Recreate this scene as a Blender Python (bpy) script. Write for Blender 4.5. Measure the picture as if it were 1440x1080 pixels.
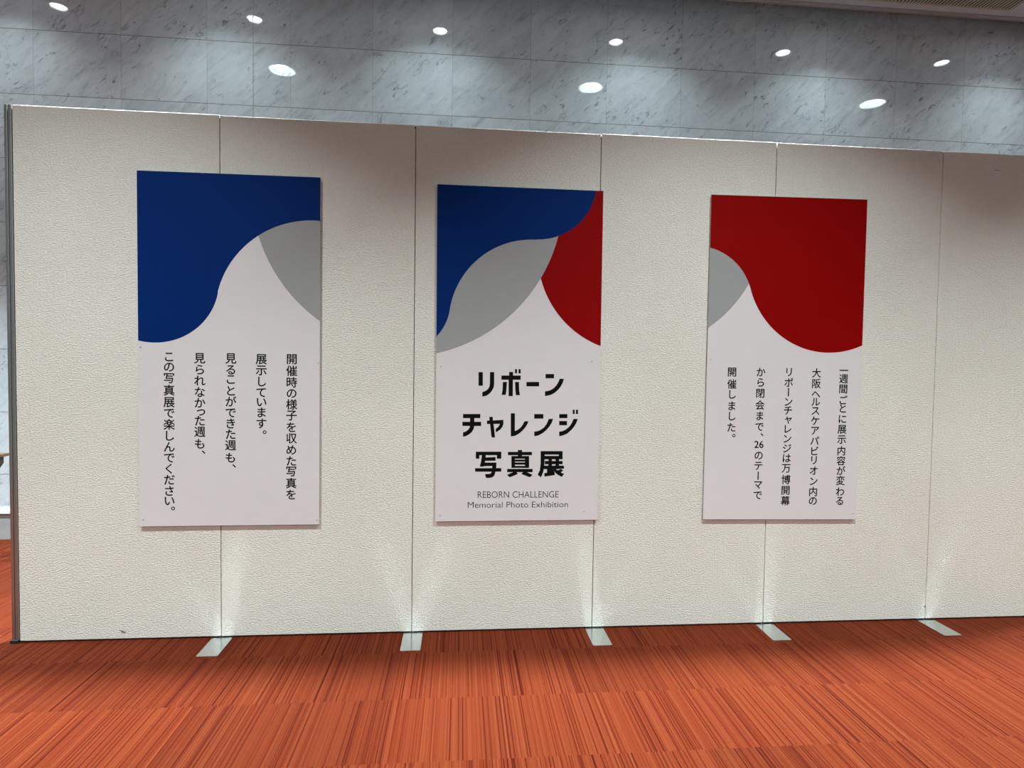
import bpy, bmesh, math, random
from mathutils import Vector, Matrix
random.seed(7)
scene = bpy.context.scene
for o in list(bpy.data.objects):
    bpy.data.objects.remove(o, do_unlink=True)
COL = scene.collection

# ------------------------------------------------------------------ camera
cam_data = bpy.data.cameras.new('camera')
cam = bpy.data.objects.new('camera', cam_data)
COL.objects.link(cam)
_m = [[0.99605888, 0.08794749, -0.01148664],
      [-0.08747793, 0.99549984, 0.03643746],
      [0.01463953, -0.03528903, 0.99926992]]          # columns: right, forward, up
cam.matrix_world = Matrix(((_m[0][0], _m[0][2], -_m[0][1], 2.6974),
                           (_m[1][0], _m[1][2], -_m[1][1], -3.8395),
                           (_m[2][0], _m[2][2], -_m[2][1], 1.7752),
                           (0, 0, 0, 1)))
cam_data.sensor_width = 36
cam_data.lens = 828.351 * 36 / 1440
cam_data.clip_start = 0.05
scene.camera = cam

# ------------------------------------------------------------------ world, exposure
world = bpy.data.worlds.new('world')
scene.world = world
world.use_nodes = True
world.node_tree.nodes['Background'].inputs[0].default_value = (0.9, 0.95, 1, 1)
world.node_tree.nodes['Background'].inputs[1].default_value = 0.0
vs = scene.view_settings
vs.view_transform = 'Standard'
vs.look = 'None'
vs.exposure = 0.0
vs.gamma = 1.0
vs.use_curve_mapping = False
scene.cycles.use_denoising = True
scene.cycles.max_bounces = 10
scene.cycles.diffuse_bounces = 6
scene.cycles.sample_clamp_indirect = 150
scene.cycles.blur_glossy = 0.0
scene.cycles.use_guiding = True
scene.cycles.caustics_reflective = True

# light settings: every lamp below sits in a ceiling downlight; the far rows are added
LIGHT_COLOUR = (0.86, 1.0, 1.03)
WASH_POWER, WASH_SPREAD = 10.6, 112.0     # small downlights along the marble wall
MAIN_POWER, MAIN_SPREAD = 232.0, 85.0     # large downlights over the panels
FRONT_POWER, FRONT_SPREAD = 144.0, 100.0    # large downlights facing the panels
FILL_POWER, FILL_SPREAD = 137.0, 152.0    # unseen wide fill lamps, added far back to brighten the panels
CEIL = 5.49
WALL_Y = 2.2213
PANEL_W, PANEL_H = 1.2, 3.2797

# ------------------------------------------------------------------ helpers
def obj(name, bm, mat=None, parent=None, smooth=False):
    me = bpy.data.meshes.new(name)
    bm.normal_update()
    bm.to_mesh(me)
    bm.free()
    if smooth:
        for p in me.polygons:
            p.use_smooth = True
    if mat:
        me.materials.append(mat)
    o = bpy.data.objects.new(name, me)
    COL.objects.link(o)
    if parent:
        o.parent = parent
        o.matrix_parent_inverse = Matrix.Translation(-parent.location)
    return o

def thing(name, label, cat, loc, group=None):
    o = bpy.data.objects.new(name, None)
    o.empty_display_size = 0.1
    COL.objects.link(o)
    o.location = loc
    o['label'] = label
    o['category'] = cat
    if group:
        o['group'] = group
    return o

def struct(name, bm, mat):
    o = obj(name, bm, mat)
    o['kind'] = 'structure'
    return o

def box(bm, x0, x1, y0, y1, z0, z1, bevel=0.0, seg=2):
    vs_ = [bm.verts.new((x, y, z)) for x in (x0, x1) for y in (y0, y1) for z in (z0, z1)]
    f = [(0, 1, 3, 2), (4, 6, 7, 5), (0, 4, 5, 1), (2, 3, 7, 6), (0, 2, 6, 4), (1, 5, 7, 3)]
    fs = [bm.faces.new([vs_[i] for i in q]) for q in f]
    if bevel:
        es = list({e for q in fs for e in q.edges})
        bmesh.ops.bevel(bm, geom=es, offset=bevel, segments=seg, affect='EDGES', profile=0.5)
    return bm

def B(*a, **k):
    return box(bmesh.new(), *a, **k)

def prism_xz(bm, pts, y0, y1):
    """polygon in x,z extruded from y0 (front) to y1 (back)"""
    area = sum(pts[i][0] * pts[(i + 1) % len(pts)][1] - pts[(i + 1) % len(pts)][0] * pts[i][1] for i in range(len(pts)))
    if area < 0:
        pts = pts[::-1]
    f = [bm.verts.new((p[0], y0, p[1])) for p in pts]
    b = [bm.verts.new((p[0], y1, p[1])) for p in pts]
    bm.faces.new(f)
    bm.faces.new(b[::-1])
    n = len(pts)
    for i in range(n):
        j = (i + 1) % n
        bm.faces.new((f[j], f[i], b[i], b[j]))
    return bm

def clip(poly, quad):
    """Sutherland-Hodgman against a convex clockwise quad"""
    def inside(p, a, b):
        return (b[0] - a[0]) * (p[1] - a[1]) - (b[1] - a[1]) * (p[0] - a[0]) <= 0
    def cut(p, q, a, b):
        d1 = (b[0] - a[0], b[1] - a[1])
        d2 = (q[0] - p[0], q[1] - p[1])
        t = (d1[0] * (a[1] - p[1]) - d1[1] * (a[0] - p[0])) / (d1[0] * d2[1] - d1[1] * d2[0])
        return (p[0] + t * d2[0], p[1] + t * d2[1])
    out = list(poly)
    for i in range(4):
        a, b = quad[i], quad[(i + 1) % 4]
        src, out = out, []
        for k in range(len(src)):
            p, q = src[k - 1], src[k]
            pi, qi = inside(p, a, b), inside(q, a, b)
            if pi != qi:
                out.append(cut(p, q, a, b))
            if qi:
                out.append(q)
    res = []
    for p in out:
        if not res or math.hypot(p[0] - res[-1][0], p[1] - res[-1][1]) > 1e-5:
            res.append(p)
    return res

def arc(cx, cz, r, a0, a1, n=48):
    return [(cx + r * math.cos(math.radians(a0 + (a1 - a0) * i / n)),
             cz + r * math.sin(math.radians(a0 + (a1 - a0) * i / n))) for i in range(n + 1)]

# ------------------------------------------------------------------ materials
def new_mat(name):
    m = bpy.data.materials.new(name)
    m.use_nodes = True
    nt = m.node_tree
    return m, nt, nt.nodes['Principled BSDF']

def N(nt, kind, **props):
    n = nt.nodes.new(kind)
    for k, v in props.items():
        setattr(n, k, v)
    return n

def math_n(nt, op, a, b=None, clampit=False):
    n = nt.nodes.new('ShaderNodeMath')
    n.operation = op
    n.use_clamp = clampit
    for i, v in enumerate((a, b)):
        if v is None:
            continue
        if isinstance(v, (int, float)):
            n.inputs[i].default_value = v
        else:
            nt.links.new(v, n.inputs[i])
    return n.outputs[0]

def ramp(nt, fac, stops, interp='LINEAR'):
    n = nt.nodes.new('ShaderNodeValToRGB')
    cr = n.color_ramp
    cr.interpolation = interp
    while len(cr.elements) < len(stops):
        cr.elements.new(0.5)
    for e, (p, c) in zip(cr.elements, stops):
        e.position = p
        e.color = (*c, 1) if len(c) == 3 else c
    nt.links.new(fac, n.inputs[0])
    return n.outputs[0]

def mix(nt, fac, a, b, mode='MIX'):
    n = nt.nodes.new('ShaderNodeMix')
    n.data_type = 'RGBA'
    n.blend_type = mode
    for sock, v in ((n.inputs[0], fac), (n.inputs[6], a), (n.inputs[7], b)):
        if isinstance(v, (int, float)):
            sock.default_value = v
        elif isinstance(v, tuple):
            sock.default_value = (*v, 1)
        else:
            nt.links.new(v, sock)
    return n.outputs[2]

def position(nt):
    g = nt.nodes.new('ShaderNodeNewGeometry')
    s = nt.nodes.new('ShaderNodeSeparateXYZ')
    nt.links.new(g.outputs['Position'], s.inputs[0])
    return g.outputs['Position'], s.outputs[0], s.outputs[1], s.outputs[2]

def mapping(nt, vec, scale=(1, 1, 1), rot=(0, 0, 0), loc=(0, 0, 0)):
    n = nt.nodes.new('ShaderNodeMapping')
    n.inputs['Scale'].default_value = scale
    n.inputs['Rotation'].default_value = rot
    n.inputs['Location'].default_value = loc
    nt.links.new(vec, n.inputs['Vector'])
    return n.outputs[0]

def noise(nt, vec, scale, detail=2, rough=0.5, dist=0.0):
    n = nt.nodes.new('ShaderNodeTexNoise')
    n.inputs['Scale'].default_value = scale
    n.inputs['Detail'].default_value = detail
    n.inputs['Roughness'].default_value = rough
    n.inputs['Distortion'].default_value = dist
    nt.links.new(vec, n.inputs['Vector'])
    return n.outputs[0]

def bump(nt, bsdf, height, strength=0.3, distance=0.01):
    n = nt.nodes.new('ShaderNodeBump')
    n.inputs['Strength'].default_value = strength
    n.inputs['Distance'].default_value = distance
    nt.links.new(height, n.inputs['Height'])
    nt.links.new(n.outputs[0], bsdf.inputs['Normal'])

def plain(name, col, rough=0.6, metal=0.0, spec=0.5, vary=0.04):
    m, nt, b = new_mat(name)
    pos, *_ = position(nt)
    n = noise(nt, pos, 9.0, 3)
    lo = tuple(max(0, c * (1 - vary)) for c in col)
    hi = tuple(min(1, c * (1 + vary)) for c in col)
    nt.links.new(ramp(nt, n, [(0.3, lo), (0.7, hi)]), b.inputs['Base Color'])
    b.inputs['Roughness'].default_value = rough
    b.inputs['Metallic'].default_value = metal
    b.inputs['Specular IOR Level'].default_value = spec
    return m

def fabric_mat():
    m, nt, b = new_mat('cream_wall_fabric')
    pos, *_ = position(nt)
    big = noise(nt, pos, 1.3, 3)
    fine = noise(nt, mapping(nt, pos, (75, 75, 140)), 1.0, 3, 0.6)
    base = ramp(nt, big, [(0.3, (0.755, 0.71, 0.63)), (0.7, (0.795, 0.75, 0.67))])
    tint = ramp(nt, fine, [(0.35, (0.90, 0.90, 0.90)), (0.6, (1, 1, 1))])
    nt.links.new(mix(nt, 1.0, base, tint, 'MULTIPLY'), b.inputs['Base Color'])
    b.inputs['Roughness'].default_value = 0.9
    b.inputs['Specular IOR Level'].default_value = 0.2
    bump(nt, b, fine, 1.0, 0.008)
    return m

def carpet_mat():
    m, nt, b = new_mat('orange_striped_carpet')
    pos, x, y, z = position(nt)
    T = 0.4975
    tx = math_n(nt, 'FLOOR', math_n(nt, 'DIVIDE', math_n(nt, 'ADD', x, 0.12), T))
    ty = math_n(nt, 'FLOOR', math_n(nt, 'DIVIDE', math_n(nt, 'ADD', y, 0.268), T))
    cid = N(nt, 'ShaderNodeCombineXYZ')
    nt.links.new(tx, cid.inputs[0]); nt.links.new(ty, cid.inputs[1])
    wn = N(nt, 'ShaderNodeTexWhiteNoise', noise_dimensions='3D')
    nt.links.new(cid.outputs[0], wn.inputs['Vector'])
    off = math_n(nt, 'MULTIPLY', wn.outputs['Value'], 37.0)
    sx = math_n(nt, 'ADD', x, off)
    def stripes(freq, seed, detail=2.0):
        c = N(nt, 'ShaderNodeCombineXYZ')
        nt.links.new(math_n(nt, 'MULTIPLY', sx, freq), c.inputs[0])
        nt.links.new(math_n(nt, 'MULTIPLY', y, 0.15), c.inputs[1])
        c.inputs[2].default_value = seed
        return noise(nt, c.outputs[0], 1.0, detail, 0.6)
    s1 = stripes(98.0, 1.7, 1.0)
    s2 = stripes(230.0, 5.3, 1.0)
    fac = math_n(nt, 'ADD', math_n(nt, 'MULTIPLY', s1, 0.62), math_n(nt, 'MULTIPLY', s2, 0.38))
    col = ramp(nt, fac, [(0.34, (0.038, 0.0024, 0.0006)), (0.40, (0.074, 0.0075, 0.0017)), (0.455, (0.112, 0.0155, 0.0042)), (0.58, (0.134, 0.0235, 0.0070)), (0.70, (0.160, 0.036, 0.0120))])
    speck = noise(nt, mapping(nt, pos, (420, 420, 420)), 1.0, 2, 0.7)
    col = mix(nt, 0.85, col, ramp(nt, speck, [(0.25, (0.62, 0.62, 0.62)), (0.7, (1.12, 1.12, 1.12))]), 'MULTIPLY')
    tone = ramp(nt, wn.outputs['Value'], [(0.0, (0.86, 0.82, 0.80)), (0.5, (1, 1, 1)), (1.0, (1.06, 1.06, 1.06))])
    col = mix(nt, 1.0, col, tone, 'MULTIPLY')
    nt.links.new(col, b.inputs['Base Color'])
    b.inputs['Roughness'].default_value = 0.95
    b.inputs['Specular IOR Level'].default_value = 0.1
    bump(nt, b, math_n(nt, 'ADD', fac, math_n(nt, 'MULTIPLY', speck, 0.35)), 0.5, 0.006)
    return m

def marble_mat(name='polished_grey_marble', joints=True):
    m, nt, b = new_mat(name)
    pos, x, y, z = position(nt)
    ix = math_n(nt, 'DIVIDE', math_n(nt, 'SUBTRACT', x, 0.217), 0.7896)
    iz = math_n(nt, 'DIVIDE', math_n(nt, 'SUBTRACT', z, 0.028), 0.604)
    cid = N(nt, 'ShaderNodeCombineXYZ')
    nt.links.new(math_n(nt, 'FLOOR', ix), cid.inputs[0])
    nt.links.new(math_n(nt, 'FLOOR', iz), cid.inputs[2])
    wn = N(nt, 'ShaderNodeTexWhiteNoise', noise_dimensions='3D')
    nt.links.new(cid.outputs[0], wn.inputs['Vector'])
    shift = N(nt, 'ShaderNodeVectorMath', operation='MULTIPLY_ADD')
    nt.links.new(wn.outputs['Color'], shift.inputs[0])
    shift.inputs[1].default_value = (9, 9, 9)
    nt.links.new(pos, shift.inputs[2])
    p = shift.outputs[0]
    turned = mapping(nt, p, (1, 1, 1), (0, math.radians(44), 0))
    cloud = noise(nt, mapping(nt, turned, (1, 1, 2.2)), 2.0, 6, 0.64, 0.5)
    streak = noise(nt, mapping(nt, turned, (1, 1, 4.0)), 3.6, 7, 0.70, 0.7)
    fl = noise(nt, mapping(nt, turned, (1, 1, 2.3)), 8.5, 5, 0.70, 1.0)
    gate = noise(nt, p, 2.2, 2, 0.5)
    base = ramp(nt, cloud, [(0.28, (0.49, 0.545, 0.575)), (0.5, (0.55, 0.61, 0.645)), (0.72, (0.61, 0.67, 0.70))])
    vm = ramp(nt, streak, [(0.32, (0.72, 0.73, 0.75)), (0.44, (0.93, 0.935, 0.94)), (0.55, (1, 1, 1)), (0.72, (1.06, 1.06, 1.06))])
    flg = math_n(nt, 'ADD', fl, math_n(nt, 'MULTIPLY', math_n(nt, 'SUBTRACT', gate, 0.5), 0.25))
    fm = ramp(nt, flg, [(0.31, (0.38, 0.39, 0.41)), (0.36, (0.76, 0.77, 0.79)), (0.43, (1, 1, 1))])
    col = mix(nt, 1.0, mix(nt, 1.0, base, vm, 'MULTIPLY'), fm, 'MULTIPLY')
    tone = ramp(nt, wn.outputs['Value'], [(0, (0.94, 0.94, 0.94)), (1, (1.03, 1.03, 1.03))])
    col = mix(nt, 1.0, col, tone, 'MULTIPLY')
    def near(i, pitch, w):
        f = math_n(nt, 'FRACT', i)
        d = math_n(nt, 'MINIMUM', f, math_n(nt, 'SUBTRACT', 1.0, f))
        return math_n(nt, 'LESS_THAN', math_n(nt, 'MULTIPLY', d, pitch), w)
    if joints:
        jv = near(ix, 0.7896, 0.0022)
        jh = math_n(nt, 'MULTIPLY', near(iz, 0.604, 0.0032), math_n(nt, 'LESS_THAN', z, 5.2))   # the top course runs up to the ceiling
        col = mix(nt, math_n(nt, 'MULTIPLY', jv, 0.45), col, (0.20, 0.20, 0.20))
        col = mix(nt, math_n(nt, 'MULTIPLY', jh, 0.85), col, (0.16, 0.16, 0.165))
    nt.links.new(col, b.inputs['Base Color'])
    b.inputs['Roughness'].default_value = 0.02
    b.inputs['Specular IOR Level'].default_value = 0.5
    return m

def metal_mat(name, col, rough, metal=1.0):
    m, nt, b = new_mat(name)
    pos, *_ = position(nt)
    n = noise(nt, mapping(nt, pos, (300, 12, 12)), 1.0, 2)
    nt.links.new(ramp(nt, n, [(0.3, tuple(c * 0.94 for c in col)), (0.7, col)]), b.inputs['Base Color'])
    b.inputs['Metallic'].default_value = metal
    nt.links.new(math_n(nt, 'ADD', math_n(nt, 'MULTIPLY', n, 0.04), rough - 0.02), b.inputs['Roughness'])
    return m

def emit_mat(name, col, strength):
    m, nt, b = new_mat(name)
    b.inputs['Base Color'].default_value = (0.9, 0.9, 0.9, 1)
    b.inputs['Emission Color'].default_value = (*col, 1)
    b.inputs['Emission Strength'].default_value = strength
    return m

FABRIC = fabric_mat()
CARPET = carpet_mat()
MARBLE = marble_mat()
STEEL = metal_mat('brushed_steel_plate', (0.66, 0.71, 0.70), 0.14)
ALU = metal_mat('satin_grey_aluminium', (0.44, 0.45, 0.42), 0.34, 0.92)
BLACK = plain('black_plastic', (0.012, 0.012, 0.012), 0.5)
GAP_SHADE = plain('painted_gap_shade', (0.02, 0.019, 0.018), 0.9)
CEILM = plain('warm_white_ceiling', (0.53, 0.67, 0.71), 0.85, vary=0.015)
PLASTER = plain('light_wall_plaster', (0.20, 0.20, 0.20), 0.85, vary=0.02)
GRILLE = plain('beige_grille_metal', (0.58, 0.64, 0.52), 0.45, vary=0.02)
TRIMW = plain('white_trim', (0.75, 0.75, 0.74), 0.5, vary=0.02)
TRIMB = plain('taupe_trim_metal', (0.40, 0.46, 0.48), 0.5, vary=0.02)
SKIRT = plain('grey_stone_skirting', (0.36, 0.37, 0.37), 0.4, vary=0.08)
BOARD = plain('white_foam_board', (0.66, 0.61, 0.595), 0.6, spec=0.12, vary=0.008)
BLUE = plain('printed_blue', (0.0004, 0.0195, 0.125), 0.6, spec=0.06, vary=0.01)
RED = plain('printed_red', (0.24, 0.0004, 0.0004), 0.6, spec=0.06, vary=0.01)
GREY = plain('printed_grey', (0.31, 0.305, 0.295), 0.6, spec=0.12, vary=0.008)
INK = plain('printed_black', (0.004, 0.0036, 0.0036), 0.7, spec=0.08, vary=0.01)
PINM = plain('clear_pin_plastic', (0.45, 0.45, 0.46), 0.3)
REFL = plain('downlight_reflector', (0.80, 0.85, 0.82), 0.35, vary=0.01)
SPILL_STOP = plain('dark_spill_stop', (0.10, 0.10, 0.10), 0.9)
BOUNCE_FLOOR = plain('neutral_bounce_floor', (0.20, 0.20, 0.20), 0.5, vary=0.06)
WOOD = plain('brown_wood', (0.17, 0.09, 0.045), 0.5, vary=0.15)
DARKWOOD = plain('dark_brown_wood', (0.045, 0.026, 0.016), 0.5, vary=0.15)
SCUFF = plain('grey_scuff', (0.16, 0.15, 0.14), 0.9)
LAMP_SMALL = emit_mat('small_lamp_glow', (0.93, 1.0, 1.0), 40.0)
LAMP_LARGE = emit_mat('large_lamp_glow', (0.93, 1.0, 1.0), 45.0)
CONE_GLOW = emit_mat('reflector_added_glow', (0.82, 1.0, 0.95), 8.0)  # glow put into the reflector cone, as if lit by its lamp
LAMP_HALL = emit_mat('hall_lamp_glow', (0.93, 1.0, 1.0), 20.0)

# ------------------------------------------------------------------ room shell
X0, X1, Y0 = -7.0, 15.0, -14.0
CARPET_END = -4.9                        # beyond, an unseen neutral floor is added to cut orange bounce
def quad(*pts):
    bm = bmesh.new()
    bm.faces.new([bm.verts.new(p) for p in pts])
    return bm
struct('floor', B(X0, X1, CARPET_END, WALL_Y + 0.1, -0.1, 0.0), CARPET)
struct('floor_hall_added', B(X0, X1, Y0, CARPET_END, -0.1, 0.0), BOUNCE_FLOOR)  # added grey floor, keeps the bounce on the panels neutral
struct('wall_back', B(X0, X1, WALL_Y, WALL_Y + 0.2, 0.0, 5.9), MARBLE)
struct('wall_left', B(X0 - 0.2, X0, Y0, WALL_Y, 0.0, 5.9), PLASTER)
struct('wall_right', B(X1, X1 + 0.2, Y0, WALL_Y, 0.0, 5.9), PLASTER)
struct('wall_front', B(X0, X1, Y0 - 0.2, Y0, 0.0, 5.9), PLASTER)

WASH = [(x, 1.48) for x in (-3.61, -1.60, 0.415, 2.43, 4.445, 6.46, 8.475, 10.49)]
MAIN = [(x, 0.345) for x in (-3.64, 0.376, 4.40, 8.42)]
HALL = [(x, y) for y in (-2.35, -8.2, -11.2) for x in (-3.64, 0.376, 4.40, 8.42)]  # the two far rows are unseen fill, added for the panels
R_S, R_L = 0.080, 0.160
GX0, GX1, GY0, GY1 = 2.2, 8.313, 1.70, 1.905
EDGE = 2.0

def build_ceiling():
    """plaster ceiling with round openings for the lamps and a long slot for the grille"""
    bm = bmesh.new()
    lights = [(x, y, R_S) for x, y in WASH] + [(x, y, R_L) for x, y in MAIN + HALL]
    h = 0.2
    bands = {}
    for x, y, r in lights:
        bands.setdefault(y, []).append((x, r))
    def face(pts):
        bm.faces.new([bm.verts.new((p[0], p[1], CEIL)) for p in pts][::-1])
    def rect(x0, x1, y0, y1):
        face([(x0, y0), (x1, y0), (x1, y1), (x0, y1)])
    y = Y0
    for by in sorted(bands):
        rect(X0, X1, y, by - h)
        x = X0
        for lx, r in sorted(bands[by]):
            rect(x, lx - h, by - h, by + h)
            n = 48
            ring, outer = [], []
            for i in range(n):
                a = 2 * math.pi * (i + 0.5) / n
                c, s = math.cos(a), math.sin(a)
                k = h / max(abs(c), abs(s))
                ring.append((lx + r * c, by + r * s)); outer.append((lx + k * c, by + k * s))
            for i in range(n):
                j = (i + 1) % n
                pts = [ring[i], outer[i], outer[j], ring[j]]
                ca, cb = outer[i], outer[j]
                if abs(abs(ca[0] - lx) - h) > 1e-6 and abs(abs(cb[0] - lx) - h) < 1e-6 or abs(abs(ca[0] - lx) - h) < 1e-6 and abs(abs(cb[0] - lx) - h) > 1e-6:
                    pts.insert(2, (lx + math.copysign(h, (ca[0] + cb[0]) / 2 - lx), by + math.copysign(h, (ca[1] + cb[1]) / 2 - by)))
                face(pts)
            x = lx + h
        rect(x, X1, by - h, by + h)
        y = by + h
    rect(X0, X1, y, GY0)
    rect(X0, GX0, GY0, GY1)
    rect(GX1, X1, GY0, GY1)
    rect(X0, X1, GY1, EDGE)
    bmesh.ops.remove_doubles(bm, verts=bm.verts, dist=1e-5)
    # upturned edge towards the slot, and the slab above
    a = [bm.verts.new(p) for p in ((X0, EDGE, CEIL), (X1, EDGE, CEIL), (X1, EDGE, 5.8), (X0, EDGE, 5.8))]
    bm.faces.new(a)
    t = [bm.verts.new(p) for p in ((X0, Y0, 5.85), (X1, Y0, 5.85), (X1, WALL_Y, 5.85), (X0, WALL_Y, 5.85))]
    bm.faces.new(t)
    return bm
struct('ceiling', build_ceiling(), CEILM)
struct('trim_1', B(X0, X1, 2.008, 2.045, CEIL - 0.004, CEIL + 0.03), TRIMB)
struct('trim_2', B(X0, X1, 2.056, 2.070, CEIL - 0.002, CEIL + 0.03), TRIMB)
struct('trim_3', B(X0, X1, 2.07, WALL_Y, CEIL + 0.15, CEIL + 0.17), GAP_SHADE)  # dark sheet standing in for the shade inside the slot
bm = B(0.6465, 0.6535, WALL_Y - 0.002, WALL_Y + 0.01, 0.3, 5.8)
struct('trim_4', bm, plain('wall_expansion_joint', (0.30, 0.31, 0.31), 0.3, vary=0.02))
struct('baseboard_back', B(X0, X1, WALL_Y - 0.012, WALL_Y + 0.02, 0.0, 0.235), SKIRT)
struct('trim_5', B(X0, X1, WALL_Y - 0.03, WALL_Y + 0.02, 0.25, 0.292, bevel=0.004), TRIMW)

# ------------------------------------------------------------------ air grille
g = thing('air_grille', 'long beige slatted air grille in the ceiling beside the marble wall', 'air grille', (GX0, GY0, CEIL))
bm = bmesh.new()
w = 0.008
box(bm, GX0 - w, GX1 + w, GY0 - w, GY0, CEIL - 0.004, CEIL + 0.03)
box(bm, GX0 - w, GX1 + w, GY1, GY1 + w, CEIL - 0.004, CEIL + 0.03)
box(bm, GX0 - w, GX0, GY0, GY1, CEIL - 0.004, CEIL + 0.03)
box(bm, GX1, GX1 + w, GY0, GY1, CEIL - 0.004, CEIL + 0.03)
obj('frame', bm, GRILLE, g)
bm = bmesh.new()
x = GX0 + 0.02
while x < GX1 - 0.01:
    box(bm, x, x + 0.016, GY0, GY1, CEIL, CEIL + 0.006)
    x += 0.037
obj('slats', bm, GRILLE, g)
obj('slat_gap_shade', B(GX0, GX1, GY0, GY1, CEIL + 0.012, CEIL + 0.02), GAP_SHADE, g)  # dark sheet painted as the shade between the slats

# ------------------------------------------------------------------ downlights
def downlight(x, y, r, large, power, spread, label, group):
    t = thing('downlight', label, 'ceiling light', (x, y, CEIL), group)
    n = 48
    def circ(bm, rr, z):
        return [bm.verts.new((x + rr * math.cos(2 * math.pi * i / n), y + rr * math.sin(2 * math.pi * i / n), z)) for i in range(n)]
    def skin(bm, rings):
        for a, b in zip(rings, rings[1:]):
            for i in range(n):
                j = (i + 1) % n
                bm.faces.new((a[i], a[j], b[j], b[i]))
    depth = 0.10 if large else 0.015
    bm = bmesh.new()
    skin(bm, [circ(bm, r + 0.012, CEIL + 0.0005), circ(bm, r + 0.012, CEIL - 0.003), circ(bm, r - 0.001, CEIL - 0.003), circ(bm, r - 0.001, CEIL + 0.004)])
    obj('trim_ring', bm, TRIMW, t, True)
    bm = bmesh.new()
    rt = r * (0.66 if large else 0.96)
    skin(bm, [circ(bm, r - 0.001, CEIL + 0.002), circ(bm, (r + rt) / 2 + (0.01 if large else 0), CEIL + depth * 0.5), circ(bm, rt, CEIL + depth)])
    obj('reflector', bm, CONE_GLOW if large and y > -1 else REFL, t, True)
    bm = bmesh.new()
    c = circ(bm, rt, CEIL + depth)
    bm.faces.new(c[::-1])
    obj('lamp', bm, (LAMP_HALL if y < -1 else LAMP_LARGE) if large else LAMP_SMALL, t)
    ld = bpy.data.lights.new('lamp_beam', 'AREA')
    ld.shape = 'DISK'
    ld.size = 2 * r * 0.85
    ld.energy = power
    ld.spread = math.radians(spread)
    ld.color = LIGHT_COLOUR
    lo = bpy.data.objects.new('lamp_beam', ld)
    COL.objects.link(lo)
    lo.parent = t
    lo.location = (0, 0, -0.004)
    return t
for (x, y), where in zip(WASH, ('beyond the left end of the panels', 'above the left end post', 'above the blue and grey poster', 'above the title poster',
                                'between the title and red posters', 'above the right edge of the red poster', 'past the end of the air grille', 'farthest right along the wall')):
    downlight(x, y, R_S, False, WASH_POWER, WASH_SPREAD, 'small round ceiling downlight mirrored in the marble ' + where, 'small downlights along the marble wall')
for (x, y), where in zip(MAIN, ('left of the panels', 'over the first panel from the left', 'between the title poster and the red poster', 'right of the red poster')):
    downlight(x, y, R_L, True, MAIN_POWER, MAIN_SPREAD, 'large round downlight mirrored low in the marble, ' + where, 'large downlights over the panels')
for i, (x, y) in enumerate(HALL):
    where = ('left of the panel row', 'facing the blue and grey poster', 'facing the red poster', 'facing the right end of the panels')[i % 4]
    row = 'over the near carpet ' if i < 4 else 'added as fill far back in the hall ' if i < 8 else 'added as fill in the last hall row '
    downlight(x, y, R_L, True, *((FRONT_POWER, FRONT_SPREAD) if i < 4 else (FILL_POWER, FILL_SPREAD)), 'large round downlight ' + row + where, 'large downlights over the open floor')

# ------------------------------------------------------------------ display panels
PZ = 0.010
names = ['leftmost cream display panel, beside the grey end post, under most of the blue poster',
         'cream display panel second from left, between the blue poster and the title poster',
         'cream display panel behind the middle title poster',
         'cream display panel between the title poster and the red poster, bare on its left',
         'cream display panel behind the right half of the red poster',
         'rightmost cream display panel, bare, cut off by the picture edge']
for k in range(6):
    xa, xb = k * PANEL_W + 0.002, (k + 1) * PANEL_W - 0.002
    t = thing('display_panel', names[k], 'display panel', ((xa + xb) / 2, 0.025, 0.0), 'cream display panels in a row')
    top = PANEL_H + (0.002, -0.001, -0.001, 0.003, 0.001, -0.001)[k]
    bm = B(xa, xb, 0.0, 0.05, PZ, top, bevel=0.0035, seg=3)
    obj('board', bm, FABRIC, t)
    obj('spill_stop_sheet', B(xa + 0.004, xb - 0.004, 0.0495, 0.053, PZ + 0.004, top - 0.004), SPILL_STOP, t)  # unseen dark sheet, added to keep bounced light off the marble
    obj('gap_shade_bar', B(xa + 0.01, xb - 0.01, 0.010, 0.040, 0.003, PZ + 0.002), BLACK, t)  # black bar standing in for the shade under the panel
    if k < 5:
        obj('seam_shade_strip', B(xb - 0.001, xb + 0.0042, 0.012, 0.046, PZ + 0.004, top - 0.012), BLACK, t)  # black strip painting the shade in the seam gap
    if k == 0:
        bm = bmesh.new()
        rnd = random.Random(3)
        for i in range(7):
            cx, cz = 0.612 + rnd.uniform(-0.022, 0.022), 0.056 + rnd.uniform(-0.008, 0.008)
            rr = rnd.uniform(0.003, 0.009)
            prism_xz(bm, [(cx + rr * rnd.uniform(.6, 1.3) * math.cos(a), cz + 0.7 * rr * rnd.uniform(.6, 1.3) * math.sin(a)) for a in [j * math.pi / 5 for j in range(10)]], -0.0006 - i * 0.00005, 0.001)
        obj('scuff_mark', bm, SCUFF, t)['label'] = 'small grey scuff mark near the floor'
    if k == 5:
        bm = bmesh.new()
        prism_xz(bm, [(6.385, 3.166), (6.43, 3.162), (6.431, 3.165), (6.386, 3.169)], -0.0006, 0.001)
        obj('scratch', bm, SCUFF, t)['label'] = 'faint dark scratch near the top'
    if k in (0, 1, 3, 4):
        # connector hook showing at the seam
        z = (1.72, 3.262, 2.9, 0.0958)[(0, 1, 3, 4).index(k)]
        obj('connector', B(xb - 0.006, xb + 0.0015, -0.0015, 0.012, z - 0.006, z + 0.006, bevel=0.001), BLACK, t)

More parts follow.
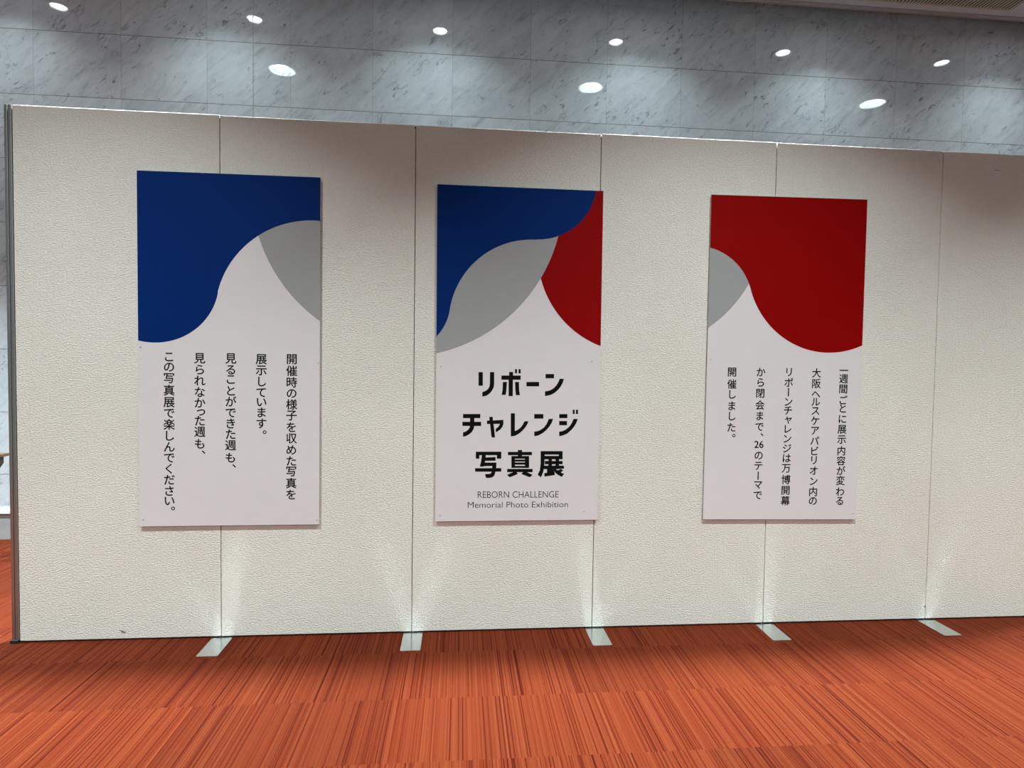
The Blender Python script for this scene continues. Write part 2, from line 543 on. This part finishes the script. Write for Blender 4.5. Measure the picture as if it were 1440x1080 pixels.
p = thing('end_post', 'grey aluminium end post with a groove at the left end of the panels', 'post', (-0.022, 0.025, 0.0))
obj('outer_strip', B(-0.0445, -0.0255, -0.001, 0.052, 0.02, PANEL_H + 0.004, bevel=0.003), ALU, p)
obj('inner_strip', B(-0.0205, -0.001, -0.004, 0.052, 0.02, PANEL_H + 0.002, bevel=0.003), ALU, p)
obj('groove_web', B(-0.0256, -0.0204, 0.012, 0.04, 0.02, PANEL_H - 0.07), ALU, p)
obj('foot_cap', B(-0.050, -0.0005, -0.012, 0.058, 0.0, 0.022, bevel=0.004), BLACK, p)

# ------------------------------------------------------------------ stabiliser feet
foot_x = [(1.211, 0.0), (2.411, 0.0), (3.615, 0.0), (4.805, 0.0), (5.997, 0.0)]
where = ['under the blue and grey poster', 'left of the title poster', 'under the right edge of the title poster',
         'under the red poster', 'at the far right, past the red poster']
for (fx, fr), wh in zip(foot_x, where):
    t = thing('panel_foot', 'flat steel foot plate on the carpet, ' + wh, 'foot plate', (fx, 0, 0), 'steel foot plates under the panel row')
    bm = bmesh.new()
    hw = 0.0625
    pts = [(fx - hw, 0.30), (fx - hw, -0.238), (fx - hw + 0.008, -0.246), (fx + hw - 0.008, -0.246), (fx + hw, -0.238), (fx + hw, 0.30)]
    a = [bm.verts.new((q[0], q[1], 0.0005)) for q in pts]
    b = [bm.verts.new((q[0], q[1], 0.0025)) for q in pts]
    c = [bm.verts.new((fx + (q[0] - fx) * 0.985, q[1] * 0.994, 0.0035)) for q in pts]
    n = len(pts)
    bm.faces.new(a[::-1])
    bm.faces.new(c)
    for r0, r1 in ((a, b), (b, c)):
        for i in range(n):
            j = (i + 1) % n
            bm.faces.new((r0[i], r0[j], r1[j], r1[i]))
    bmesh.ops.recalc_face_normals(bm, faces=bm.faces)
    obj('plate', bm, STEEL, t)

# ------------------------------------------------------------------ posters
YF = -0.018
def poster(label, cat, quad_pts):
    cx = sum(q[0] for q in quad_pts) / 4
    t = thing('poster', label, cat, (cx, -0.008, 0.733), 'foam board posters on the panels')
    bm = bmesh.new()
    prism_xz(bm, quad_pts, YF, -0.0095)
    obj('foam_board', bm, BOARD, t)
    for q, sx, sz in zip(quad_pts, (1, -1, -1, 1), (-1, -1, 1, 1)):
        px, pz = q[0] + 0.12 * sx, q[1] + 0.12 * sz
        obj('mounting_pad', B(px - 0.03, px + 0.03, -0.0096, -0.0018, pz - 0.03, pz + 0.03), BOARD, t)
    return t
def shape(name, poly, quad_pts, mat, parent, layer):
    bm = bmesh.new()
    prism_xz(bm, clip(poly, quad_pts), YF - 0.0002 * layer, YF + 0.0005)
    return obj(name, bm, mat, parent)
def pin(parent, x, z):
    bm = bmesh.new()
    bmesh.ops.create_uvsphere(bm, u_segments=12, v_segments=8, radius=0.0042)
    for v in bm.verts:
        v.co.y *= 0.6
        v.co += Vector((x, YF - 0.0015, z))
    obj('push_pin', bm, PINM, parent, True)

Q1 = [(0.7200, 2.9162), (1.8125, 2.9190), (1.8110, 0.7284), (0.7205, 0.7253)]
Q2 = [(2.5395, 2.9067), (3.6150, 2.9069), (3.6200, 0.7423), (2.5470, 0.7400)]
Q3 = [(4.3455, 2.9127), (5.4427, 2.9223), (5.4424, 0.7287), (4.3454, 0.7383)]

P1 = poster('left white poster with a blue top, grey curve and five columns of black text', 'poster', Q1)
shape('grey_shape', arc(2.3818, 2.8266, 0.9853, 194, 240) + [(1.95, 1.97), (1.95, 2.76), (1.44, 2.76)], Q1, GREY, P1, 1)
shape('blue_shape', arc(0.8145, 2.2564, 0.3861, -110, -12.06) + arc(1.7761, 2.0510, 0.6000, 167.94, 83)[1:] + [(1.95, 2.66), (1.95, 3.1), (0.6, 3.1), (0.6, 1.89)], Q1, BLUE, P1, 2)

P2 = poster('middle white title poster in blue, grey and red with a large black headline', 'poster', Q2)
shape('grey_shape', arc(2.3007, 2.8561, 1.0528, -5, -82) + [(2.4, 1.82), (2.4, 2.75)], Q2, GREY, P2, 1)
shape('red_shape', arc(2.3007, 2.8561, 1.0528, -5, -30.04) + arc(3.8278, 2.4985, 0.6377, 195.4, 262)[1:] + [(3.75, 1.85), (3.75, 3.1), (3.3495, 3.1)], Q2, RED, P2, 2)
shape('blue_shape', arc(2.3090, 2.1597, 0.3212, -50, -8.33) + arc(3.1636, 2.0346, 0.5430, 171.67, 88.59)[1:] + arc(3.1865, 2.9667, 0.3863, -91.41, 15)[1:] + [(3.56, 3.1), (2.4, 3.1), (2.4, 1.9)], Q2, BLUE, P2, 3)

P3 = poster('right white poster with a red top, grey curve and five columns of black text', 'poster', Q3)
shape('grey_shape', arc(3.8286, 2.7798, 0.9107, -24, -62) + [(4.2, 1.98), (4.2, 2.66), (4.66, 2.62)], Q3, GREY, P3, 1)
shape('red_shape', arc(4.2625, 2.1829, 0.3890, 95, 16.85) + arc(5.1968, 2.4659, 0.5875, 196.85, 312)[1:] + [(5.6, 2.1), (5.6, 3.1), (4.2, 3.1), (4.2, 2.57)], Q3, RED, P3, 2)

for q in ((0.7328, 1.8414), (1.8030, 1.7607), (0.7419, 0.7699), (1.7976, 0.7606)):
    pin(P1, *q)
for q in ((2.5734, 1.7490), (3.5607, 1.7957), (2.5788, 0.7818), (3.5274, 0.8027)):
    pin(P2, *q)
for q in ((4.3705, 1.8221), (5.4199, 0.7736)):
    pin(P3, *q)

# ------------------------------------------------------------------ lettering
def text_mesh(s, offset=0.0, res=4):
    cu = bpy.data.curves.new('text', 'FONT')
    cu.body = s
    cu.size = 1.0
    cu.offset = offset
    cu.resolution_u = res
    cu.fill_mode = 'FRONT'
    to = bpy.data.objects.new('text', cu)
    COL.objects.link(to)
    dg = bpy.context.evaluated_depsgraph_get()
    dg.update()
    me = bpy.data.meshes.new_from_object(to.evaluated_get(dg))
    bpy.data.objects.remove(to, do_unlink=True)
    verts = [(v.co.x, v.co.y) for v in me.vertices]
    faces = [tuple(q.vertices) for q in me.polygons]
    bpy.data.meshes.remove(me)
    return verts, faces

def bounds(verts):
    xs = [v[0] for v in verts]; ys = [v[1] for v in verts]
    return min(xs), max(xs), min(ys), max(ys)

_w1 = bounds(text_mesh('国')[0])
_w2 = bounds(text_mesh('国国')[0])
EM = _w2[1] - _w1[1]
_cell_cx = EM / 2                       # centre of the first em cell

def stamp(bm, verts, faces, fx, fz, y):
    vs_ = [bm.verts.new((fx(v), y, fz(v))) for v in verts]
    for f in faces:
        try:
            bm.faces.new([vs_[i] for i in f])
        except ValueError:
            pass

_cache = {}
def column(parent, col, em):
    bm = bmesh.new()
    k = em / EM
    W = 0.017 * em
    for ch, X, Z, centred in col:
        if ch not in _cache:
            _cache[ch] = text_mesh(ch)
        verts, faces = _cache[ch]
        x0, x1, y0, y1 = bounds(verts)
        cy = (y0 + y1) / 2
        cx = (x0 + x1) / 2 if (centred or ch == '26') else _cell_cx
        if ch == 'ー':                  # turns upright in vertical setting
            cx = (x0 + x1) / 2
        for i, (dx, dz) in enumerate(((-W, 0), (W, 0), (0, W), (0, -W))):      # medium weight
            y = YF - 0.0003 - 0.00002 * i
            if ch == 'ー':
                stamp(bm, verts, faces, lambda v: X + dx + (v[1] - cy) * k, lambda v: Z + dz - (v[0] - cx) * k, y)
            else:
                stamp(bm, verts, faces, lambda v: X + dx + (v[0] - cx) * k, lambda v: Z + dz + (v[1] - cy) * k, y)
    for f in bm.faces:
        f.normal_update()
        if f.normal.y > 0:
            f.normal_flip()
    return obj('text_column', bm, INK, parent)

COLS_A=[[('開', 1.6401, 1.78, 0), ('催', 1.6399, 1.7067, 0), ('時', 1.6396, 1.6344, 0), ('の', 1.6394, 1.5633, 0), ('様', 1.6391, 1.4944, 0), ('子', 1.6389, 1.4242, 0), ('を', 1.6386, 1.3504, 0), ('収', 1.6384, 1.28, 0), ('め', 1.6381, 1.2061, 0), ('た', 1.6379, 1.1355, 0), ('写', 1.6376, 1.0684, 0), ('真', 1.6374, 0.9941, 0), ('を', 1.6371, 0.9209, 0)], [('展', 1.4545, 1.7771, 0), ('示', 1.4545, 1.7065, 0), ('し', 1.4545, 1.6369, 0), ('て', 1.4544, 1.5672, 0), ('い', 1.4544, 1.5068, 0), ('ま', 1.4544, 1.4427, 0), ('す', 1.4544, 1.3728, 0), ('。', 1.4746, 1.318, 1)], [('見', 1.2703, 1.779, 0), ('る', 1.2699, 1.7075, 0), ('こ', 1.2696, 1.6474, 0), ('と', 1.2693, 1.5769, 0), ('が', 1.2689, 1.5109, 0), ('で', 1.2685, 1.4379, 0), ('き', 1.2682, 1.3718, 0), ('た', 1.2678, 1.3044, 0), ('週', 1.2675, 1.2346, 0), ('も', 1.2671, 1.1565, 0), ('、', 1.2891, 1.104, 1)], [('見', 1.0835, 1.7773, 0), ('ら', 1.0834, 1.7072, 0), ('れ', 1.0832, 1.6383, 0), ('な', 1.0831, 1.5669, 0), ('か', 1.0829, 1.5, 0), ('っ', 1.0899, 1.4401, 1), ('た', 1.0827, 1.3881, 0), ('週', 1.0825, 1.3187, 0), ('も', 1.0824, 1.2434, 0), ('、', 1.1045, 1.1912, 1)], [('こ', 0.9016, 1.7825, 0), ('の', 0.9014, 1.7196, 0), ('写', 0.9011, 1.651, 0), ('真', 0.9009, 1.5765, 0), ('展', 0.9006, 1.5019, 0), ('で', 0.9004, 1.433, 0), ('楽', 0.9001, 1.3639, 0), ('し', 0.8999, 1.2925, 0), ('ん', 0.8997, 1.2233, 0), ('で', 0.8994, 1.154, 0), ('く', 0.8992, 1.0869, 0), ('だ', 0.899, 1.0174, 0), ('さ', 0.8987, 0.9478, 0), ('い', 0.8985, 0.884, 0), ('。', 0.9204, 0.8373, 1)]]
COLS_B=[[('一', 5.3155, 1.7594, 0), ('週', 5.3157, 1.7018, 0), ('間', 5.316, 1.6312, 0), ('ご', 5.3162, 1.557, 0), ('と', 5.3164, 1.4981, 0), ('に', 5.3166, 1.4249, 0), ('展', 5.3169, 1.354, 0), ('示', 5.3171, 1.283, 0), ('内', 5.3174, 1.2059, 0), ('容', 5.3176, 1.1371, 0), ('が', 5.3178, 1.0694, 0), ('変', 5.318, 1.0004, 0), ('わ', 5.3183, 0.923, 0), ('る', 5.3185, 0.8575, 0)], [('大', 5.1192, 1.7392, 0), ('阪', 5.1195, 1.6666, 0), ('ヘ', 5.1198, 1.5928, 0), ('ル', 5.1201, 1.5412, 0), ('ス', 5.1203, 1.4789, 0), ('ケ', 5.1206, 1.4119, 0), ('ア', 5.1209, 1.3436, 0), ('パ', 5.1212, 1.2753, 0), ('ビ', 5.1215, 1.2056, 0), ('リ', 5.1218, 1.1407, 0), ('オ', 5.1221, 1.0697, 0), ('ン', 5.1224, 0.9951, 0), ('内', 5.1227, 0.9239, 0), ('の', 5.123, 0.8586, 0)], [('リ', 4.9231, 1.7424, 0), ('ボ', 4.9232, 1.6725, 0), ('ー', 4.9233, 1.606, 0), ('ン', 4.9234, 1.5394, 0), ('チ', 4.9235, 1.4809, 0), ('ャ', 4.9286, 1.4154, 1), ('レ', 4.9237, 1.3545, 0), ('ン', 4.9238, 1.2876, 0), ('ジ', 4.9239, 1.2218, 0), ('は', 4.924, 1.1548, 0), ('万', 4.9241, 1.0841, 0), ('博', 4.9242, 1.0075, 0), ('開', 4.9243, 0.9331, 0), ('幕', 4.9244, 0.8622, 0)], [('か', 4.7228, 1.7398, 0), ('ら', 4.7231, 1.6702, 0), ('閉', 4.7234, 1.5958, 0), ('会', 4.7237, 1.5167, 0), ('ま', 4.7239, 1.4433, 0), ('で', 4.7242, 1.3675, 0), ('、', 4.7441, 1.315, 1), ('26', 4.7247, 1.2483, 0), ('の', 4.725, 1.1722, 0), ('テ', 4.7252, 1.1019, 0), ('ー', 4.7255, 1.035, 0), ('マ', 4.7257, 0.9704, 0), ('で', 4.726, 0.8999, 0)], [('開', 4.5211, 1.7371, 0), ('催', 4.5225, 1.6562, 0), ('し', 4.5236, 1.5868, 0), ('ま', 4.5249, 1.5092, 0), ('し', 4.526, 1.4397, 0), ('た', 4.5272, 1.3642, 0), ('。', 4.546, 1.3084, 1)]]
HEADLINE = [[(2.8163, 1.7146), (2.8439, 1.715), (2.845, 1.6264), (2.8174, 1.6261)], [(2.8907, 1.7156), (2.9177, 1.7159), (2.9188, 1.6356), (2.9146, 1.613), (2.9033, 1.592), (2.8875, 1.5741), (2.8683, 1.5617), (2.8427, 1.555), (2.8423, 1.5849), (2.8647, 1.5938), (2.8781, 1.6046), (2.8875, 1.6198), (2.8905, 1.6385)], [(3.0529, 1.7371), (3.0665, 1.7372), (3.0669, 1.7099), (3.0533, 1.7097)], [(3.0762, 1.7374), (3.0905, 1.7376), (3.0909, 1.7102), (3.0766, 1.71)], [(3.015, 1.7179), (3.0409, 1.7182), (3.0412, 1.695), (3.0911, 1.6957), (3.0915, 1.6682), (3.0404, 1.6676), (3.0413, 1.5608), (3.0141, 1.5605), (3.0125, 1.6673), (2.9654, 1.6667), (2.965, 1.6941), (3.0154, 1.6947)], [(2.9753, 1.6523), (3.0018, 1.6526), (2.9987, 1.5978), (2.9946, 1.5687), (2.9681, 1.5685), (2.9735, 1.5975)], [(3.0548, 1.6533), (3.0801, 1.6536), (3.0829, 1.5987), (3.0879, 1.5677), (3.0619, 1.5675), (3.0576, 1.5984)], [(3.1294, 1.6542), (3.2127, 1.6551), (3.2132, 1.6266), (3.1298, 1.6257)], [(3.2543, 1.7075), (3.3105, 1.7082), (3.311, 1.6803), (3.2548, 1.6796)], [(3.3485, 1.6775), (3.3767, 1.6779), (3.3686, 1.6505), (3.355, 1.6243), (3.3373, 1.603), (3.3147, 1.5833), (3.2919, 1.5717), (3.2691, 1.5656), (3.2534, 1.5641), (3.2529, 1.5947), (3.2719, 1.5968), (3.2914, 1.6035), (3.3108, 1.6157), (3.3269, 1.6338), (3.3397, 1.655)], [(2.7192, 1.4417), (2.8313, 1.4425), (2.8317, 1.4154), (2.7925, 1.4152), (2.7928, 1.3913), (2.8371, 1.3916), (2.8375, 1.3645), (2.7931, 1.3643), (2.7892, 1.3446), (2.7766, 1.3236), (2.7576, 1.3074), (2.7385, 1.2976), (2.721, 1.293), (2.7206, 1.3217), (2.7381, 1.3282), (2.7531, 1.3396), (2.7625, 1.3525), (2.7656, 1.3641), (2.7157, 1.3639), (2.7153, 1.3909), (2.7652, 1.3912), (2.765, 1.415), (2.7195, 1.4147)], [(2.8901, 1.4242), (2.9126, 1.4243), (2.9136, 1.4008), (2.9817, 1.4054), (2.983, 1.3795), (2.9759, 1.3584), (2.96, 1.3389), (2.9334, 1.3226), (2.9331, 1.3469), (2.9468, 1.3567), (2.9547, 1.368), (2.9594, 1.3787), (2.9178, 1.3785), (2.9227, 1.3468), (2.9287, 1.2899), (2.9067, 1.2898), (2.901, 1.3306), (2.8952, 1.3784), (2.8753, 1.377), (2.875, 1.3996), (2.8911, 1.4003)], [(3.03, 1.4484), (3.0566, 1.4486), (3.0583, 1.3319), (3.0767, 1.3404), (3.096, 1.3558), (3.1103, 1.3753), (3.1204, 1.3965), (3.1478, 1.3967), (3.138, 1.3739), (3.1221, 1.351), (3.1045, 1.3315), (3.0852, 1.3151), (3.061, 1.3014), (3.0322, 1.2961)], [(3.1842, 1.4443), (3.2443, 1.4448), (3.2448, 1.4148), (3.1847, 1.4144)], [(3.2809, 1.4131), (3.3097, 1.4133), (3.3016, 1.3894), (3.2857, 1.3633), (3.2664, 1.3403), (3.2438, 1.3207), (3.2178, 1.3059), (3.2015, 1.301), (3.1865, 1.2999), (3.186, 1.3292), (3.2076, 1.3319), (3.2271, 1.3402), (3.2497, 1.3566), (3.2673, 1.3795)], [(3.3493, 1.4455), (3.4039, 1.4459), (3.4044, 1.4191), (3.3497, 1.4188)], [(3.3501, 1.3998), (3.4021, 1.4001), (3.4026, 1.372), (3.3506, 1.3718)], [(3.439, 1.4749), (3.4522, 1.475), (3.4527, 1.4469), (3.4395, 1.4468)], [(3.4601, 1.475), (3.4747, 1.4751), (3.4752, 1.447), (3.4607, 1.4469)], [(3.4461, 1.4141), (3.4738, 1.4143), (3.4648, 1.3871), (3.4487, 1.3608), (3.4293, 1.3378), (3.4066, 1.3181), (3.382, 1.3066), (3.3656, 1.3016), (3.3518, 1.3006), (3.3513, 1.33), (3.3717, 1.3327), (3.3929, 1.3419), (3.4141, 1.359), (3.4318, 1.382)], [(2.8049, 1.1962), (2.9714, 1.1965), (2.972, 1.1504), (2.9422, 1.1503), (2.9432, 1.1737), (2.8702, 1.1737), (2.8697, 1.1584), (2.9343, 1.1617), (2.9346, 1.1373), (2.8668, 1.136), (2.865, 1.125), (2.9406, 1.125), (2.9398, 1.0886), (2.9729, 1.0886), (2.9732, 1.0658), (2.935, 1.0652), (2.9282, 1.0398), (2.9154, 1.0285), (2.8993, 1.0243), (2.8734, 1.0244), (2.866, 1.0497), (2.8892, 1.0503), (2.9038, 1.0529), (2.9104, 1.0652), (2.802, 1.0654), (2.8017, 1.0881), (2.9133, 1.0886), (2.9131, 1.1029), (2.8582, 1.1017), (2.8563, 1.0978), (2.8312, 1.0997), (2.8392, 1.1276), (2.8451, 1.1736), (2.8283, 1.1723), (2.8286, 1.1503), (2.8054, 1.1503)], [(3.0797, 1.2077), (3.1077, 1.2077), (3.1083, 1.1667), (3.0803, 1.1667)], [(3.0148, 1.1952), (3.1731, 1.1955), (3.1735, 1.1739), (3.0151, 1.1738)], [(3.038, 1.1679), (3.0614, 1.168), (3.0625, 1.0898), (3.0391, 1.0898)], [(3.1272, 1.168), (3.1546, 1.168), (3.1559, 1.0897), (3.1284, 1.0897)], [(3.0594, 1.168), (3.1295, 1.168), (3.1298, 1.1504), (3.0597, 1.1504)], [(3.0598, 1.1445), (3.1298, 1.1445), (3.13, 1.1315), (3.06, 1.1315)], [(3.0601, 1.1256), (3.1301, 1.1256), (3.1304, 1.1113), (3.0603, 1.1113)], [(3.0604, 1.1031), (3.1305, 1.1031), (3.1307, 1.0897), (3.0606, 1.0898)], [(3.0113, 1.0833), (3.1795, 1.0831), (3.1799, 1.0615), (3.0116, 1.0618)], [(3.0512, 1.0618), (3.074, 1.0617), (3.082, 1.0493), (3.0296, 1.0279), (3.0105, 1.0442)], [(3.1164, 1.0616), (3.1426, 1.0616), (3.1802, 1.0432), (3.1607, 1.0282), (3.1055, 1.0493)], [(3.2307, 1.2008), (3.3767, 1.201), (3.3776, 1.1466), (3.3519, 1.1466), (3.3513, 1.178), (3.2579, 1.1779), (3.2578, 1.1465), (3.256, 1.0948), (3.25, 1.0621), (3.2361, 1.0274), (3.2129, 1.0438), (3.2275, 1.0752), (3.2314, 1.1177)], [(3.2564, 1.1691), (3.3528, 1.1692), (3.3532, 1.1466), (3.2568, 1.1465)], [(3.2831, 1.1465), (3.3065, 1.1465), (3.3076, 1.0817), (3.2842, 1.0817)], [(3.3302, 1.1465), (3.3539, 1.1466), (3.355, 1.0816), (3.3313, 1.0816)], [(3.2587, 1.1354), (3.3778, 1.1354), (3.3782, 1.1137), (3.259, 1.1138)], [(3.2542, 1.1046), (3.3876, 1.1046), (3.388, 1.0835), (3.3121, 1.0836), (3.3257, 1.062), (3.3274, 1.0423), (3.2965, 1.0374), (3.2587, 1.0326), (3.2567, 1.0542), (3.2751, 1.0581), (3.2747, 1.0817), (3.253, 1.0817)], [(3.2746, 1.085), (3.2976, 1.0849), (3.2981, 1.0554), (3.2751, 1.0555)], [(3.3121, 1.0849), (3.3352, 1.0849), (3.3403, 1.0744), (3.3502, 1.075), (3.3666, 1.0832), (3.3833, 1.0717), (3.3669, 1.0612), (3.3753, 1.0546), (3.3893, 1.05), (3.3741, 1.0297), (3.3491, 1.0422), (3.3324, 1.0554), (3.3206, 1.0702)]]
for c in COLS_A:
    column(P1, c, 0.0708)
for i, c in enumerate(COLS_B):
    if i == 3:                          # the figures start a second run in this column
        column(P3, c[:7], 0.0680)
        c = c[7:]
    column(P3, c, 0.0680)

# headline of the middle poster, drawn stroke by stroke
from mathutils.geometry import tessellate_polygon
def strokes(name, polys, parent):
    bm = bmesh.new()
    for i, pg in enumerate(polys):
        y = YF - 0.0003 - 0.00001 * (i % 7)
        tris = tessellate_polygon([[Vector((q[0], q[1], 0)) for q in pg]])
        vs_ = [bm.verts.new((q[0], y, q[1])) for q in pg]
        for tr in tris:
            f = bm.faces.new([vs_[k] for k in tr])
            f.normal_update()
            if f.normal.y > 0:
                f.normal_flip()
    return obj(name, bm, INK, parent)
# one part per character: the range of the polygons above that each one takes
CHARS = [(0, 2), (2, 7), (7, 8), (8, 10), (10, 11), (11, 12), (12, 13), (13, 15), (15, 20), (20, 21), (21, 32), (32, 40)]
for i0, i1 in CHARS:
    strokes('headline_character', HEADLINE[i0:i1], P2)

def line(parent, s, x0, x1, zbase, zcap, offset):
    """one part per word, spaced as in the whole line"""
    full = bounds(text_mesh(s, offset)[0])
    cap = bounds(text_mesh('E', offset)[0])
    kz = (zcap - zbase) / (cap[3] - cap[2])
    kx = (x1 - x0) / (full[1] - full[0])
    done = ''
    for word in s.split(' '):
        verts, faces = text_mesh(word, offset)
        own = bounds(verts)
        shift = bounds(text_mesh(done + word, offset)[0])[1] - own[1]
        bm = bmesh.new()
        stamp(bm, verts, faces, lambda v: x0 + (v[0] + shift - full[0]) * kx, lambda v: zbase + (v[1] - cap[2]) * kz, YF - 0.0003)
        for f in bm.faces:
            f.normal_update()
            if f.normal.y > 0:
                f.normal_flip()
        obj('subtitle_word', bm, INK, parent)
        done += word + ' '
line(P2, 'REBORN CHALLENGE', 2.8215, 3.3547, 0.8935, 0.9350, -0.007)
line(P2, 'Memorial Photo Exhibition', 2.7569, 3.4185, 0.8285, 0.8665, -0.007)

# ------------------------------------------------------------------ table glimpsed past the left end
t = thing('side_table', 'narrow brown wooden side table glimpsed past the left end post', 'table', (-1.6, 1.75, 0))
obj('table_top', B(-2.2, -1.17, 1.46, 1.58, 0.915, 0.940, bevel=0.004), WOOD, t)
bm = bmesh.new()
prism_xz(bm, [(-2.2, 0.914), (-1.18, 0.914), (-1.18, 0.86), (-1.30, 0.69), (-2.2, 0.69)], 1.49, 1.53)
obj('apron', bm, DARKWOOD, t)
for lx in (-2.15, -1.37):
    obj('leg', B(lx, lx + 0.05, 1.47, 1.55, 0.0, 0.70), DARKWOOD, t)
